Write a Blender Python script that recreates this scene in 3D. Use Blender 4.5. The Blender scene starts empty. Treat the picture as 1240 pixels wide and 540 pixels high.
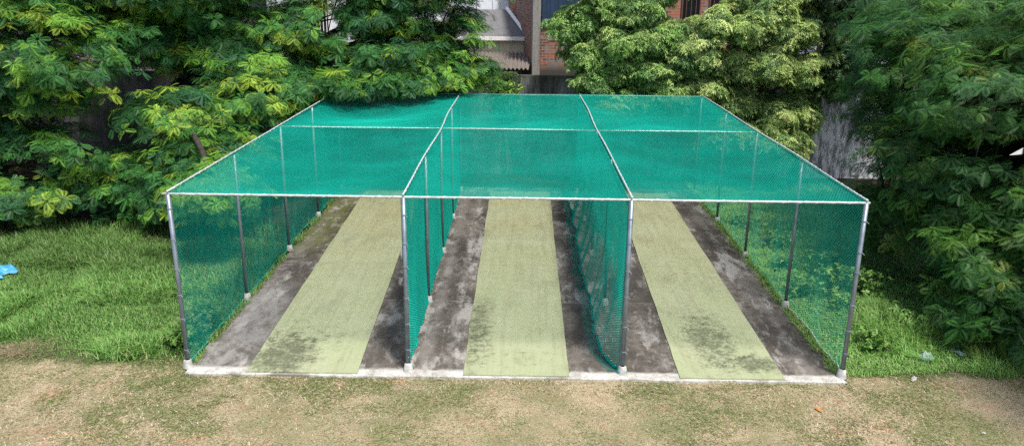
import bpy, math, random
import numpy as np
from mathutils import Matrix, Vector
rng = np.random.default_rng(11)
random.seed(5)
R = math.radians
scene = bpy.context.scene
C = scene.collection

# ------------------------------------------------------------------ camera, sky, sun, exposure
CAM = np.array([5.547, -12.054, 6.267])
def cam_matrix():
    return Matrix.Rotation(0.00948, 4, 'Z') @ Matrix.Rotation(1.27552, 4, 'X') @ Matrix.Rotation(0.0106, 4, 'Z')
cd = bpy.data.cameras.new('camera'); cam = bpy.data.objects.new('camera', cd); C.objects.link(cam)
m = cam_matrix(); m.translation = Vector(CAM); cam.matrix_world = m
cd.sensor_width = 36; cd.lens = 967.4/1240*36; cd.clip_end = 2000
scene.camera = cam
SUN_EL, SUN_AZ = 65, 148          # azimuth from +Y, positive towards +X
world = bpy.data.worlds.new('World'); scene.world = world; world.use_nodes = True
wn = world.node_tree; bg = wn.nodes['Background']
sky = wn.nodes.new('ShaderNodeTexSky'); sky.sky_type = 'NISHITA'; sky.sun_disc = False
sky.sun_elevation = R(SUN_EL); sky.sun_rotation = R(SUN_AZ); sky.air_density = 1.0; sky.dust_density = 3.0; sky.ozone_density = 1.0
wn.links.new(sky.outputs[0], bg.inputs[0]); bg.inputs[1].default_value = 0.12
sd = bpy.data.lights.new('sun', 'SUN'); sun = bpy.data.objects.new('sun', sd); C.objects.link(sun)
sd.energy = 3.2; sd.angle = R(8); sd.color = (1.0, 0.95, 0.87)
sv = Vector((math.sin(R(SUN_AZ))*math.cos(R(SUN_EL)), math.cos(R(SUN_AZ))*math.cos(R(SUN_EL)), math.sin(R(SUN_EL))))
sun.rotation_euler = sv.to_track_quat('Z', 'Y').to_euler()
scene.view_settings.view_transform = 'Standard'; scene.view_settings.look = 'None'
scene.view_settings.exposure = 0.8; scene.view_settings.gamma = 1
scene.render.engine = 'CYCLES'; scene.cycles.use_denoising = False

# ------------------------------------------------------------------ helpers
def tag(o, label=None, cat=None, group=None, kind=None):
    if label: o['label'] = label
    if cat: o['category'] = cat
    if group: o['group'] = group
    if kind: o['kind'] = kind
    return o
def empty(name, loc=(0, 0, 0), rz=0):
    o = bpy.data.objects.new(name, None); C.objects.link(o); o.location = loc; o.rotation_euler = (0, 0, rz)
    o.empty_display_size = .2
    return o
def copy_tree(o, parent=None):
    c = o.copy(); C.objects.link(c); c.parent = parent
    for ch in [k for k in bpy.data.objects if k.parent == o]: copy_tree(ch, c)
    return c
def link(name, me, mat, parent=None):
    o = bpy.data.objects.new(name, me); C.objects.link(o)
    if mat: me.materials.append(mat)
    if parent: o.parent = parent
    return o
def np_mesh(name, V, F, mat, parent=None, col=None, smooth=False):
    """V (n,3), F (m,k) all faces of one size, col (n,3)"""
    V = np.asarray(V, dtype=np.float32); F = np.asarray(F, dtype=np.int32)
    me = bpy.data.meshes.new(name); k = F.shape[1]
    me.vertices.add(len(V)); me.vertices.foreach_set('co', V.ravel())
    me.loops.add(F.size); me.loops.foreach_set('vertex_index', F.ravel())
    me.polygons.add(len(F)); me.polygons.foreach_set('loop_start', np.arange(0, F.size, k, dtype=np.int32))
    me.polygons.foreach_set('loop_total', np.full(len(F), k, dtype=np.int32))
    if smooth: me.polygons.foreach_set('use_smooth', np.ones(len(F), dtype=bool))
    me.update(calc_edges=True)
    if col is not None:
        a = me.color_attributes.new('Col', 'FLOAT_COLOR', 'POINT')
        c4 = np.ones((len(V), 4), dtype=np.float32); c4[:, :3] = col
        a.data.foreach_set('color', c4.ravel())
    return link(name, me, mat, parent)
class MB:
    def __init__(s): s.v = []; s.f = []
    def add(s, vs, fs):
        n = len(s.v); s.v += [tuple(v) for v in vs]; s.f += [tuple(i+n for i in f) for f in fs]; return s
    def box(s, x0, y0, z0, x1, y1, z1, rz=0, o=(0, 0)):
        c, n = math.cos(rz), math.sin(rz)
        vs = []
        for z in (z0, z1):
            for x, y in ((x0, y0), (x1, y0), (x1, y1), (x0, y1)):
                dx, dy = x-o[0], y-o[1]
                vs.append((o[0]+c*dx-n*dy, o[1]+n*dx+c*dy, z))
        return s.add(vs, [(3, 2, 1, 0), (4, 5, 6, 7), (0, 1, 5, 4), (1, 2, 6, 5), (2, 3, 7, 6), (3, 0, 4, 7)])
    def quad(s, *p): return s.add(p, [tuple(range(len(p)))])
    def tube(s, pts, rad, n=8, cap=True):
        pts = [Vector(p) for p in pts]; N = len(pts)
        if not hasattr(rad, '__len__'): rad = [rad]*N
        t0 = (pts[1]-pts[0]).normalized(); up = Vector((0, 0, 1)) if abs(t0.z) < .9 else Vector((1, 0, 0))
        a = t0.cross(up).normalized(); vs = []; fs = []
        for i, p in enumerate(pts):
            t = (pts[min(i+1, N-1)]-pts[max(i-1, 0)]).normalized()
            a = (a-t*a.dot(t)).normalized(); b = t.cross(a)
            for k in range(n):
                w = 2*math.pi*k/n; vs.append(p+(a*math.cos(w)+b*math.sin(w))*rad[i])
        for i in range(N-1):
            for k in range(n):
                fs.append((i*n+k, i*n+(k+1) % n, (i+1)*n+(k+1) % n, (i+1)*n+k))
        if cap: fs.append(tuple(range(n))[::-1]); fs.append(tuple((N-1)*n+k for k in range(n)))
        return s.add(vs, fs)
    def build(s, name, mat, parent=None, smooth=False):
        me = bpy.data.meshes.new(name); me.from_pydata(s.v, [], s.f); me.update()
        if smooth:
            me.polygons.foreach_set('use_smooth', [True]*len(me.polygons))
        return link(name, me, mat, parent)

_h = rng.random((256, 256))
def vnoise(x, y, s, oct=3, seed=0):
    x = np.asarray(x, float); y = np.asarray(y, float); out = np.zeros(np.broadcast(x, y).shape); amp = 1; tot = 0
    for o in range(oct):
        X = x/s+17.3*seed+o*31.7; Y = y/s+9.1*seed+o*12.9; i = np.floor(X).astype(int); j = np.floor(Y).astype(int)
        fx = X-i; fy = Y-j; fx = fx*fx*(3-2*fx); fy = fy*fy*(3-2*fy)
        g = lambda a, b: _h[(a) % 256, (b) % 256]
        out += amp*((g(i, j)*(1-fx)+g(i+1, j)*fx)*(1-fy)+(g(i, j+1)*(1-fx)+g(i+1, j+1)*fx)*fy)
        tot += amp; amp *= .5; s = s/2
    return out/tot
def sstep(a, b, x): t = np.clip((x-a)/(b-a), 0, 1); return t*t*(3-2*t)

# ------------------------------------------------------------------ material builder
class NT:
    def __init__(s, name):
        s.m = bpy.data.materials.new(name); s.m.use_nodes = True; s.t = s.m.node_tree; s.n = s.t.nodes
        s.b = s.n['Principled BSDF']; s.co = s.n.new('ShaderNodeTexCoord').outputs['Object']
    def put(s, i, v):
        if hasattr(v, 'is_output') or isinstance(v, bpy.types.NodeSocket): s.t.links.new(v, i)
        elif hasattr(v, '__len__') and len(v) == 3 and i.type == 'RGBA': i.default_value = (*v, 1)
        else: i.default_value = v
    def mapping(s, scale=(1, 1, 1), loc=(0, 0, 0), rot=(0, 0, 0)):
        n = s.n.new('ShaderNodeMapping'); s.put(n.inputs['Vector'], s.co); n.inputs['Scale'].default_value = scale
        n.inputs['Location'].default_value = loc; n.inputs['Rotation'].default_value = rot; return n.outputs[0]
    def noise(s, scale, detail=4, rough=.55, vec=None, dist=0):
        n = s.n.new('ShaderNodeTexNoise'); s.put(n.inputs['Vector'], vec or s.co); n.inputs['Scale'].default_value = scale
        n.inputs['Detail'].default_value = detail; n.inputs['Roughness'].default_value = rough; n.inputs['Distortion'].default_value = dist
        return n.outputs[0]
    def vor(s, scale, vec=None):
        n = s.n.new('ShaderNodeTexVoronoi'); s.put(n.inputs['Vector'], vec or s.co); n.inputs['Scale'].default_value = scale; return n.outputs['Distance']
    def ramp(s, f, a, b, lo=0., hi=1.):
        n = s.n.new('ShaderNodeMapRange'); n.interpolation_type = 'SMOOTHSTEP'; s.put(n.inputs[0], f)
        n.inputs[1].default_value = a; n.inputs[2].default_value = b; n.inputs[3].default_value = lo; n.inputs[4].default_value = hi
        return n.outputs[0]
    def math(s, op, a, b=0., c=0.):
        n = s.n.new('ShaderNodeMath'); n.operation = op; s.put(n.inputs[0], a); s.put(n.inputs[1], b)
        if op == 'MULTIPLY_ADD': s.put(n.inputs[2], c)
        return n.outputs[0]
    def mix(s, f, a, b, mode='MIX'):
        n = s.n.new('ShaderNodeMix'); n.data_type = 'RGBA'; n.blend_type = mode; s.put(n.inputs[0], f)
        s.put(n.inputs[6], a); s.put(n.inputs[7], b); return n.outputs[2]
    def sep(s):
        n = s.n.new('ShaderNodeSeparateXYZ'); s.put(n.inputs[0], s.co); return n.outputs
    def attr(s):
        n = s.n.new('ShaderNodeAttribute'); n.attribute_name = 'Col'; return n.outputs['Color']
    def bump(s, h, st=.5, d=.01):
        n = s.n.new('ShaderNodeBump'); s.put(n.inputs['Height'], h); n.inputs['Strength'].default_value = st
        n.inputs['Distance'].default_value = d; s.t.links.new(n.outputs[0], s.b.inputs['Normal'])
    def done(s, col, rough=.8, metal=0, spec=.5):
        s.put(s.b.inputs['Base Color'], col); s.put(s.b.inputs['Roughness'], rough); s.put(s.b.inputs['Metallic'], metal)
        s.b.inputs['Specular IOR Level'].default_value = spec
        return s.m
    def translucent(s, col, f):
        tr = s.n.new('ShaderNodeBsdfTranslucent'); s.put(tr.inputs[0], col); mx = s.n.new('ShaderNodeMixShader')
        mx.inputs[0].default_value = f; s.t.links.new(s.b.outputs[0], mx.inputs[1]); s.t.links.new(tr.outputs[0], mx.inputs[2])
        s.t.links.new(mx.outputs[0], s.n['Material Output'].inputs[0])
def plain(name, col, rough=.7, metal=0, var=.25, sc=6, bump=.2):
    t = NT(name); n = t.noise(sc, 5, .6)
    c = t.mix(t.ramp(n, .3, .7), tuple(x*(1-var) for x in col), tuple(min(1, x*(1+var)) for x in col))
    if bump: t.bump(n, bump, .01)
    return t.done(c, rough, metal)

# ground
def m_ground():
    t = NT('ground'); x, y, z = t.sep()
    n1 = t.noise(.7, 5, .6); n2 = t.noise(9, 5, .7); n3 = t.noise(45, 4, .7); n4 = t.noise(1.6, 4, .6, t.mapping(loc=(7, 3, 0)))
    dry = t.mix(t.ramp(n2, .3, .72), (.34, .27, .165), (.54, .45, .30))
    dry = t.mix(t.math('MULTIPLY', t.ramp(n4, .53, .68), .7), dry, (.46, .28, .18))
    dry = t.mix(t.math('MULTIPLY', t.ramp(t.math('ADD', t.math('MULTIPLY', n1, .6), t.math('MULTIPLY', n2, .4)), .43, .60), .72), dry, (.16, .19, .075))
    dry = t.mix(t.ramp(n3, .35, .6), t.mix(.5, dry, (.06, .045, .025)), dry)
    green = t.mix(t.ramp(n2, .35, .7), (.035, .06, .018), (.07, .12, .03))
    yy = t.math('ADD', y, t.math('MULTIPLY', t.math('SUBTRACT', n1, .5), 1.6))
    c = t.mix(t.ramp(yy, .0, .35), dry, green)
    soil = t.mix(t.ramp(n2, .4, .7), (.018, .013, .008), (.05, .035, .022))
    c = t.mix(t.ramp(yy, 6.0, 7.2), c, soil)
    t.bump(t.math('ADD', n2, n3), .8, .04)
    return t.done(c, .95, 0, .2)
def m_slab():
    t = NT('weathered_concrete'); x, y, z = t.sep()
    n1 = t.noise(.9, 6, .65, t.mapping((1, .45, 1))); n2 = t.noise(4.5, 6, .7); n3 = t.noise(30, 4, .7); n5 = t.noise(1.7, 6, .7, t.mapping((1, .35, 1), (4, 9, 0)))
    c = t.mix(t.ramp(n1, .38, .62), (.046, .040, .034), (.155, .138, .12))
    c = t.mix(t.ramp(n2, .42, .7), c, (.06, .05, .042))
    n6 = t.noise(2.6, 8, .75, t.mapping((1, .5, 1), (1, 5, 0)), .6)
    c = t.mix(t.math('MULTIPLY', t.ramp(n6, .52, .66), .75), c, (.24, .225, .205))
    c = t.mix(t.math('MULTIPLY', t.ramp(n5, .52, .63), .85), c, (.34, .32, .30))
    c = t.mix(t.math('MULTIPLY', t.ramp(n3, .58, .72), .6), c, (.40, .37, .34))
    c = t.mix(t.math('MULTIPLY', t.ramp(n3, .42, .30), .6), c, (.02, .017, .014))
    c = t.mix(t.math('MULTIPLY', t.math('MULTIPLY', t.ramp(x, 1.3, .5), t.ramp(y, 4.5, 2.5)), t.ramp(n6, .40, .56, .15, .8)), c, (.24, .235, .225))
    # pale strip beside the middle mat and the left edge, screeded later
    for x0, w, s in ((3.95, .16, .45), (4.35, .12, .5), (.25, .3, .55), (7.0, .1, .3), (10.5, .15, .35)):
        d = t.ramp(t.math('ABSOLUTE', t.math('SUBTRACT', x, x0)), w, w*.2)
        c = t.mix(t.math('MULTIPLY', t.math('MULTIPLY', d, s), t.ramp(n2, .42, .6)), c, (.27, .25, .24))
    # joints
    for y0 in (3.05, 6.1, 9.1):
        d = t.ramp(t.math('ABSOLUTE', t.math('SUBTRACT', y, t.math('MULTIPLY_ADD', n2, .08, y0-.04))), .035, .008)
        c = t.mix(t.math('MULTIPLY', t.math('MULTIPLY', d, .5), t.ramp(n5, .4, .6)), c, (.33, .31, .29))
    # moss at the back left
    ms = t.math('MULTIPLY', t.ramp(x, 1.1, .5), t.math('MULTIPLY', t.ramp(y, 5.2, 7.2), t.ramp(n2, .42, .56)))
    c = t.mix(t.math('MULTIPLY', ms, .85), c, (.10, .12, .014))
    # pale clean lip along the front edge
    yy = t.math('ADD', y, t.math('MULTIPLY', t.math('SUBTRACT', n2, .5), .28))
    lip = t.mix(t.ramp(n2, .35, .65), (.33, .32, .29), (.56, .55, .515)); lip = t.mix(t.ramp(n3, .5, .7), lip, (.17, .155, .13)); lip = t.mix(t.ramp(n1, .52, .62), lip, (.2, .185, .16))
    c = t.mix(t.ramp(yy, .10, -.02), c, lip)
    t.bump(t.math('ADD', n2, n3), .35, .02)
    return t.done(c, .85, 0, .3)
def m_mat(name, stains):
    t = NT(name); x, y, z = t.sep()
    n1 = t.noise(.8, 5, .6); n2 = t.noise(5, 7, .75); n3 = t.noise(60, 4, .75); n4 = t.noise(22, 4, .8)
    c = t.mix(t.ramp(y, 2, 9), (.30, .34, .20), (.31, .305, .17))
    c = t.mix(t.ramp(n1, .35, .7), c, (.33, .355, .225))
    c = t.mix(t.math('MULTIPLY', t.ramp(n3, .45, .7), .45), c, (.40, .42, .28)); c = t.mix(t.math('MULTIPLY', t.ramp(n3, .5, .3), .4), c, (.15, .17, .09))
    c = t.mix(t.math('MULTIPLY', t.ramp(n2, .45, .7), .3), c, (.22, .21, .12))
    c = t.mix(t.math('MULTIPLY', t.ramp(n4, .6, .75), .35), c, (.13, .15, .07))
    ns = t.noise(1, 5, .6, t.mapping((9, .5, 1))); c = t.mix(t.math('MULTIPLY', t.ramp(ns, .45, .7), .35), c, (.20, .20, .12)); nw = t.noise(1.5, 7, .7, t.mapping((1, .5, 1), (3, 3, 0)))
    c = t.mix(t.math('MULTIPLY', t.ramp(nw, .5, .72), .5), c, (.17, .175, .11)); c = t.mix(t.math('MULTIPLY', t.ramp(nw, .42, .28), .5), c, (.36, .37, .25))
    for sx, sy, rx, ry, amt in stains:
        d = t.math('SQRT', t.math('ADD', t.math('POWER', t.math('DIVIDE', t.math('SUBTRACT', x, sx), rx), 2.), t.math('POWER', t.math('DIVIDE', t.math('SUBTRACT', y, sy), ry), 2.)))
        f = t.math('MULTIPLY', t.ramp(d, 1.15, 0.1), amt)
        g = t.ramp(t.math('ADD', t.math('MULTIPLY', f, .30), t.math('ADD', t.math('MULTIPLY', n2, .5), t.math('MULTIPLY', n4, .5))), .62, .80)
        g2 = t.math('MULTIPLY', g, t.ramp(n3, .35, .6, .45, .9))
        c = t.mix(g2, c, (.055, .06, .04))
    w = t.ramp(t.math('ABSOLUTE', t.math('SUBTRACT', y, t.math('MULTIPLY_ADD', n1, .05, 5.15))), .03, .005)
    c = t.mix(t.math('MULTIPLY', w, .25), c, (.12, .13, .06))
    t.bump(t.math('ADD', n3, t.math('MULTIPLY', n4, .5)), .5, .01)
    return t.done(c, .95, 0, .15)
def m_leaf(name, f=.28, rough=.55, spec=.35):
    t = NT(name); a = t.attr(); n = t.noise(25, 2); c = t.mix(t.ramp(n, .3, .7), t.mix(.25, a, (0, 0, 0)), a)
    m_ = t.done(c, rough, 0, spec); t.translucent(t.mix(.5, c, (.30, .38, .04), 'MULTIPLY') if False else t.mix(.3, c, (.16, .26, .02)), f); return m_
def m_net():
    t = NT('green_net_twine'); n = t.noise(.8, 4, .6); n2 = t.noise(3.0, 3, .6, t.mapping((1, 1, 1), (3, 1, 0)))
    c = t.mix(t.ramp(n, .3, .7), (.001, .38, .29), (.002, .48, .37))
    c = t.mix(t.math('MULTIPLY', t.ramp(n2, .62, .75), .3), c, (.03, .46, .40))
    m_ = t.done(c, .5, 0, .4); t.translucent(c, .3); return m_
def m_wall():
    t = NT('stained_wall'); x, y, z = t.sep()
    n1 = t.noise(1.3, 6, .7, t.mapping((1, 1, .25))); n2 = t.noise(6, 6, .75, t.mapping((1, 1, .3))); n3 = t.noise(1.0, 5, .6, t.mapping((1, 1, 1), (5, 0, 2)))
    c = t.mix(t.ramp(n1, .35, .62), (.035, .034, .032), (.24, .25, .26))
    c = t.mix(t.ramp(n2, .5, .7), c, (.06, .055, .05)); c = t.mix(t.math('MULTIPLY', t.ramp(x, 2, -1), .6), c, (.03, .03, .028))
    w = t.mix(t.ramp(n2, .4, .62), (.16, .17, .18), (.62, .65, .68))
    c = t.mix(t.math('MULTIPLY', t.ramp(x, 12.5, 14.5), t.ramp(n3, .3, .5)), c, w)
    c = t.mix(t.math('MULTIPLY', t.ramp(z, 2.9, 3.3), .7), c, (.04, .045, .025))
    t.bump(n2, .8, .04); return t.done(c, .95, 0, .2)
def m_brick():
    t = NT('brick'); x, y, z = t.sep()
    cb = t.n.new('ShaderNodeCombineXYZ'); t.put(cb.inputs[0], t.math('ADD', x, y)); t.put(cb.inputs[1], z)
    b = t.n.new('ShaderNodeTexBrick'); t.put(b.inputs['Vector'], cb.outputs[0]); b.inputs['Scale'].default_value = 1
    b.inputs['Brick Width'].default_value = .26; b.inputs['Row Height'].default_value = .095; b.inputs['Mortar Size'].default_value = .016
    b.inputs['Color1'].default_value = (.42, .13, .06, 1); b.inputs['Color2'].default_value = (.13, .045, .03, 1); b.inputs['Mortar'].default_value = (.22, .20, .18, 1)
    b.inputs['Mortar Smooth'].default_value = .3
    n = t.noise(1.6, 6, .7); n2 = t.noise(8, 5, .7)
    c = t.mix(t.ramp(n, .48, .6), b.outputs[0], (.20, .185, .17)); c = t.mix(t.math('MULTIPLY', t.ramp(n2, .5, .7), .5), c, (.06, .045, .04))
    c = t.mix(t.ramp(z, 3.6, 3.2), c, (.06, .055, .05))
    t.bump(b.outputs[1], -.5, .01); return t.done(c, .9, 0, .2)
def m_stain(name, a, b, dark, sc=2.0, amt=.7):
    t = NT(name); n1 = t.noise(sc, 6, .7, t.mapping((1, 1, .2))); n2 = t.noise(sc*4, 5, .7)
    c = t.mix(t.ramp(n2, .3, .7), a, b); c = t.mix(t.math('MULTIPLY', t.ramp(n1, .5, .68), amt), c, dark)
    t.bump(n2, .3, .01); return t.done(c, .85, 0, .3)
M = dict(ground=m_ground(), slab=m_slab(), net=m_net(), wall=m_wall(), brick=m_brick(),
    leaf=m_leaf('feathery_leaf'), leaf2=m_leaf('soft_leaf', .3, .5, .4), grass=m_leaf('grass_blade', .25, .5, .35),
    bark=plain('bark', (.028, .022, .017), .9, 0, .5, 9, .8),
    steel=plain('galvanised_steel', (.20, .235, .28), .45, .55, .2, 5, .05),
    rail=plain('pale_painted_pipe', (.42, .45, .46), .5, .1, .2, 7, .1),
    rope=plain('white_rope', (.56, .58, .56), .8, 0, .2, 30, .3),
    foot=plain('white_cement', (.40, .40, .38), .9, 0, .25, 14, .6),
    tie=plain('tie', (.16, .20, .23), .6, 0, .2, 14, 0),
    cream=m_stain('cream_plaster', (.50, .44, .33), (.60, .54, .42), (.16, .13, .09), 3, .6),
    white=m_stain('white_plaster', (.62, .66, .70), (.74, .77, .80), (.25, .26, .26), 2.2, .55),
    greyp=m_stain('grey_plaster', (.19, .18, .17), (.28, .27, .25), (.09, .085, .08), 3, .8),
    parapet=plain('white_coping', (.72, .72, .70), .8, 0, .1, 8, .1),
    asb=m_stain('weathered_sheet', (.12, .10, .09), (.19, .17, .15), (.07, .055, .045), 4, .7),
    shingle=m_stain('grey_roof', (.11, .11, .115), (.16, .16, .165), (.07, .07, .07), 3, .6),
    blue=plain('dark_blue_sheet', (.015, .035, .075), .5, 0, .2, 4, .1),
    dark=plain('dark_glass', (.012, .014, .016), .15, 0, .2, 4, 0),
    frame=plain('brown_frame', (.10, .045, .03), .6, 0, .2, 6, .1),
    tarp=plain('blue_tarpaulin', (.03, .22, .36), .5, 0, .25, 7, .3),
    bag=plain('clear_plastic', (.26, .36, .36), .25, 0, .15, 20, .4),
    paper=plain('white_litter', (.34, .34, .32), .7, 0, .15, 20, .3),
    straw=plain('dry_straw', (.33, .27, .16), .9, 0, .3, 40, .3),
    orange=plain('dead_orange_leaf', (.45, .17, .03), .7, 0, .3, 40, 0),
    hemd=plain('leaf_litter', (.42, .36, .20), .9, 0, .4, 60, 0))

# ------------------------------------------------------------------ setting
GZ = -.022
def ground():
    xs = np.unique(np.concatenate([np.linspace(-300, -12, 12), np.linspace(-12, 24, 181), np.linspace(24, 300, 12)]))
    ys = np.unique(np.concatenate([np.linspace(-120, -6, 8), np.linspace(-6, 16, 111), np.linspace(16, 400, 14)]))
    X, Y = np.meshgrid(xs, ys); Z = GZ+(vnoise(X, Y, 1.8, 3)-.5)*.035-.005
    ins = (X > -.4) & (X < 11.4) & (Y > -.7) & (Y < 12.8); Z[ins] = GZ-.012+(vnoise(X, Y, .6, 2)[ins]-.5)*.02
    n, k = X.shape; idx = np.arange(n*k).reshape(n, k)
    F = np.stack([idx[:-1, :-1], idx[:-1, 1:], idx[1:, 1:], idx[1:, :-1]], -1).reshape(-1, 4)
    tag(np_mesh('ground', np.stack([X, Y, Z], -1).reshape(-1, 3), F, M['ground'], smooth=True), kind='structure')
ground()
def slab():
    n = 60; top = []; xs = np.linspace(.06, 10.93, n)
    fr = -.21+(vnoise(xs, 0*xs, .5, 3)-.5)*.07; ys = np.linspace(0, 1, 40); b = 12.4
    mb = MB(); V = []
    for yy in ys:
        for i, x in enumerate(xs):
            dx = (vnoise(np.array([x*3]), np.array([yy*30]), .8, 2)[0]-.5)*.10 if i in (0, n-1) else 0
            V.append((x+dx, fr[i]+(b-fr[i])*yy, 0))
    F = [(j*n+i, j*n+i+1, (j+1)*n+i+1, (j+1)*n+i) for j in range(39) for i in range(n-1)]
    mb.add(V, F); V2 = [(x, fr[i]+.0, z) for z in (-.12, 0) for i, x in enumerate(xs)]
    mb.add(V2, [(i, i+1, n+i+1, n+i) for i in range(n-1)])
    for i in (0, n-1):
        e = [V[j*n+i] for j in range(40)]; mb.add([(p[0], p[1], -.12) for p in e]+e, [(j, j+1, 40+j+1, 40+j) for j in range(39)])
    tag(mb.build('concrete_slab', M['slab']), kind='structure')
slab()

# ------------------------------------------------------------------ turf mats
def mat(front, back, label, stains):
    x0, x1 = front; X0, X1 = back; n, k = 14, 70; V = []; h = .014
    for j in range(k):
        v = j/(k-1); y = -.15+11.95*v
        for i in range(n):
            u = i/(n-1); x = (x0+(x1-x0)*u)*(1-v)+(X0+(X1-X0)*u)*v
            e = 1 if i in (0, n-1) else 0
            x += e*(vnoise(np.array([y]), np.array([x0+i]), .9, 2)[0]-.5)*.03
            V.append((x, y, h+.004+.006*vnoise(np.array([x]), np.array([y]), .5, 2)[0]))
    mb = MB(); mb.add(V, [(j*n+i, j*n+i+1, (j+1)*n+i+1, (j+1)*n+i) for j in range(k-1) for i in range(n-1)])
    ring = [i for i in range(n)]+[j*n+n-1 for j in range(1, k)]+[(k-1)*n+i for i in range(n-2, -1, -1)]+[j*n for j in range(k-2, 0, -1)]
    b = [(V[i][0], V[i][1], .002) for i in ring]; t_ = [V[i] for i in ring]; L = len(ring)
    mb.add(b+t_, [(i, (i+1) % L, L+(i+1) % L, L+i) for i in range(L)])
    tag(mb.build('turf_mat', m_mat('turf_'+label.split()[0], stains)), label, 'turf mat', 'turf mats on the slab')
mat((1.05, 2.89), (.79, 2.56), 'left pale green turf mat with dark mould in its front corner', [(1.5, .5, 1.0, 1.5, 1.0), (1.7, 1.2, 1.6, 1.8, .5)])
mat((4.64, 6.40), (4.65, 6.47), 'middle pale green turf mat with faint mould along its left edge', [(4.8, 1.5, .5, 2.6, .8), (6.3, 2.5, .3, 1.5, .4), (5.5, .6, 1.4, .9, .4)])
mat((8.23, 9.97), (8.52, 10.06), 'right pale green turf mat with large dark mould patch near front', [(9.05, 1.3, .9, 2.4, .8), (9.6, .4, .9, .6, .9), (9.2, 4.5, .8, 1.5, .45)])

# ------------------------------------------------------------------ practice cage
H = 2.972; COLS = [0.03, 3.727, 7.298, 10.95]; ROWS = [0, 3.0, 6.07, 8.95, 11.94]
cage = tag(empty('net_cage', (5.5, 6, 0)), 'three lane cricket practice cage of green netting on steel posts', 'net cage')
cage.location = (0, 0, 0)
def post(x, y, top, ntie, i):
    mb = MB(); lean = (random.uniform(-.012, .012), random.uniform(-.012, .012))
    mb.tube([(x, y, .02), (x+lean[0]/2, y+lean[1]/2, 1.5), (x, y, top)], .037 if y == 0 else .032, 12)
    o = mb.build('post', M['steel'], cage, True)
    f = MB(); a = random.random()
    ring = []; pts = [(0, .085), (.05, .075), (.13, .062), (.15, .045)]
    if y > .1: pts = [(r_[0]*.9, r_[1]*.95) for r_ in pts]
    vs = []; n = 12
    for z, r_ in pts:
        for k in range(n):
            w = 2*math.pi*k/n; rr = r_*(1+.12*math.sin(3*w+a*6)+random.uniform(-.04, .04)); vs.append((x+rr*math.cos(w), y+rr*math.sin(w), z))
    fs = [(j*n+k, j*n+(k+1) % n, (j+1)*n+(k+1) % n, (j+1)*n+k) for j in range(3) for k in range(n)]
    f.add(vs, fs).build('footing', M['foot'], o, True)
    for k in range(ntie):
        z = .35+k*(H-.6)/max(ntie-1, 1)+random.uniform(-.08, .08); t = MB()
        t.tube([(x, y, z), (x, y, z+.018)], .0405, 10); t.tube([(x+.03, y-.03, z+.01), (x+.06, y-.05, z-.02)], .006, 5)
        t.build('net_tie', M['tie'], o)
for i, x in enumerate(COLS):
    for j, y in enumerate(ROWS): post(x, y, H+.02, 6 if j == 0 else 0, i)
def rail(a, b, r, wob, ropes=True, seed=0):
    a = Vector(a); b = Vector(b); L = (b-a).length; n = max(int(L/.5), 2); pts = []
    t = (b-a).normalized(); s = t.cross(Vector((0, 0, 1)))
    for i in range(n+1):
        u = i/n; d = wob*(math.sin(u*math.pi*4+seed)*.5+math.sin(u*11+seed*2)*.5)*math.sin(math.pi*u)
        pts.append(a+(b-a)*u+Vector((0, 0, d*.7))+s*d)
    o = MB().tube(pts, r, 10).build('rail', M['rail'], cage, True)
    if ropes:
        q = []; N = int(L/.022)
        for i in range(N+1):
            u = i/N; f = u*n; k = min(int(f), n-1); c = pts[k].lerp(pts[k+1], f-k); w = i*.9*.6
            rr = r+.001+.0015*math.sin(i*.13)
            q.append(c+(s*math.cos(w)+Vector((0, 0, 1))*math.sin(w))*rr)
        MB().tube(q, .003, 4, False).build('lacing_rope', M['rope'], o, True)
    return pts
z0 = H+.03
rail((-.06, 0, z0), (11.0, 0, z0), .018, .006, True, 1)
rail((0, ROWS[2], z0-.01), (10.98, ROWS[2], z0-.01), .011, .012, True, 2)
rail((0, ROWS[4], z0-.02), (10.98, ROWS[4], z0-.02), .011, .02, True, 3)
for i, x in enumerate(COLS):
    rail((x, -.03, z0+.045), (x, ROWS[4]+.04, z0+.02), .0135, .05 if i in (1, 2) else .02, True, i*1.7)

def netting(name, f, U, W, nrm, pitch=.041, r=.0020, seg=.22, parent=cage, mat='net', su=1., sv=1.):
    """diamond mesh of twine: strands u+v=c and u-v=c over the rectangle U x W, laid on surface f(u,v)"""
    g_ = f; f = lambda a_, b_: g_(a_*su, b_*sv); U, W = U/su, W/sv; seg = seg/max(su, sv)
    V = []; F = []; off = 0; st = pitch*math.sqrt(2); nrm = np.array(nrm, float)
    for fam in (0, 1):
        cs = np.arange(st/2, U+W, st)+(0 if fam == 0 else 0)
        for c in cs:
            if fam == 0:
                u0, u1 = max(0, c-W), min(U, c); v = lambda u: c-u
            else:
                c2 = c-W; u0, u1 = max(0, c2), min(U, c2+W); v = lambda u: u-c2
            if u1-u0 < .02: continue
            n = max(int((u1-u0)*1.414/seg), 1)+1; u = np.linspace(u0, u1, n); P = f(u, v(u))
            T = np.gradient(P, axis=0); T /= np.linalg.norm(T, axis=1, keepdims=True)+1e-9
            B = np.cross(T, nrm); B /= np.linalg.norm(B, axis=1, keepdims=True)+1e-9; N = np.cross(B, T)
            ring = [P+r*(math.cos(a)*N+math.sin(a)*B) for a in (0, 2.094, 4.189)]
            V.append(np.stack(ring, 1).reshape(-1, 3))
            i = np.arange(n-1)[:, None]*3+off
            for k in range(3):
                F.append(np.concatenate([i+k, i+(k+1) % 3, i+3+(k+1) % 3, i+3+k], 1))
            off += 3*n
    return np_mesh(name, np.concatenate(V), np.concatenate(F), M[mat], parent, smooth=True)
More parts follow.
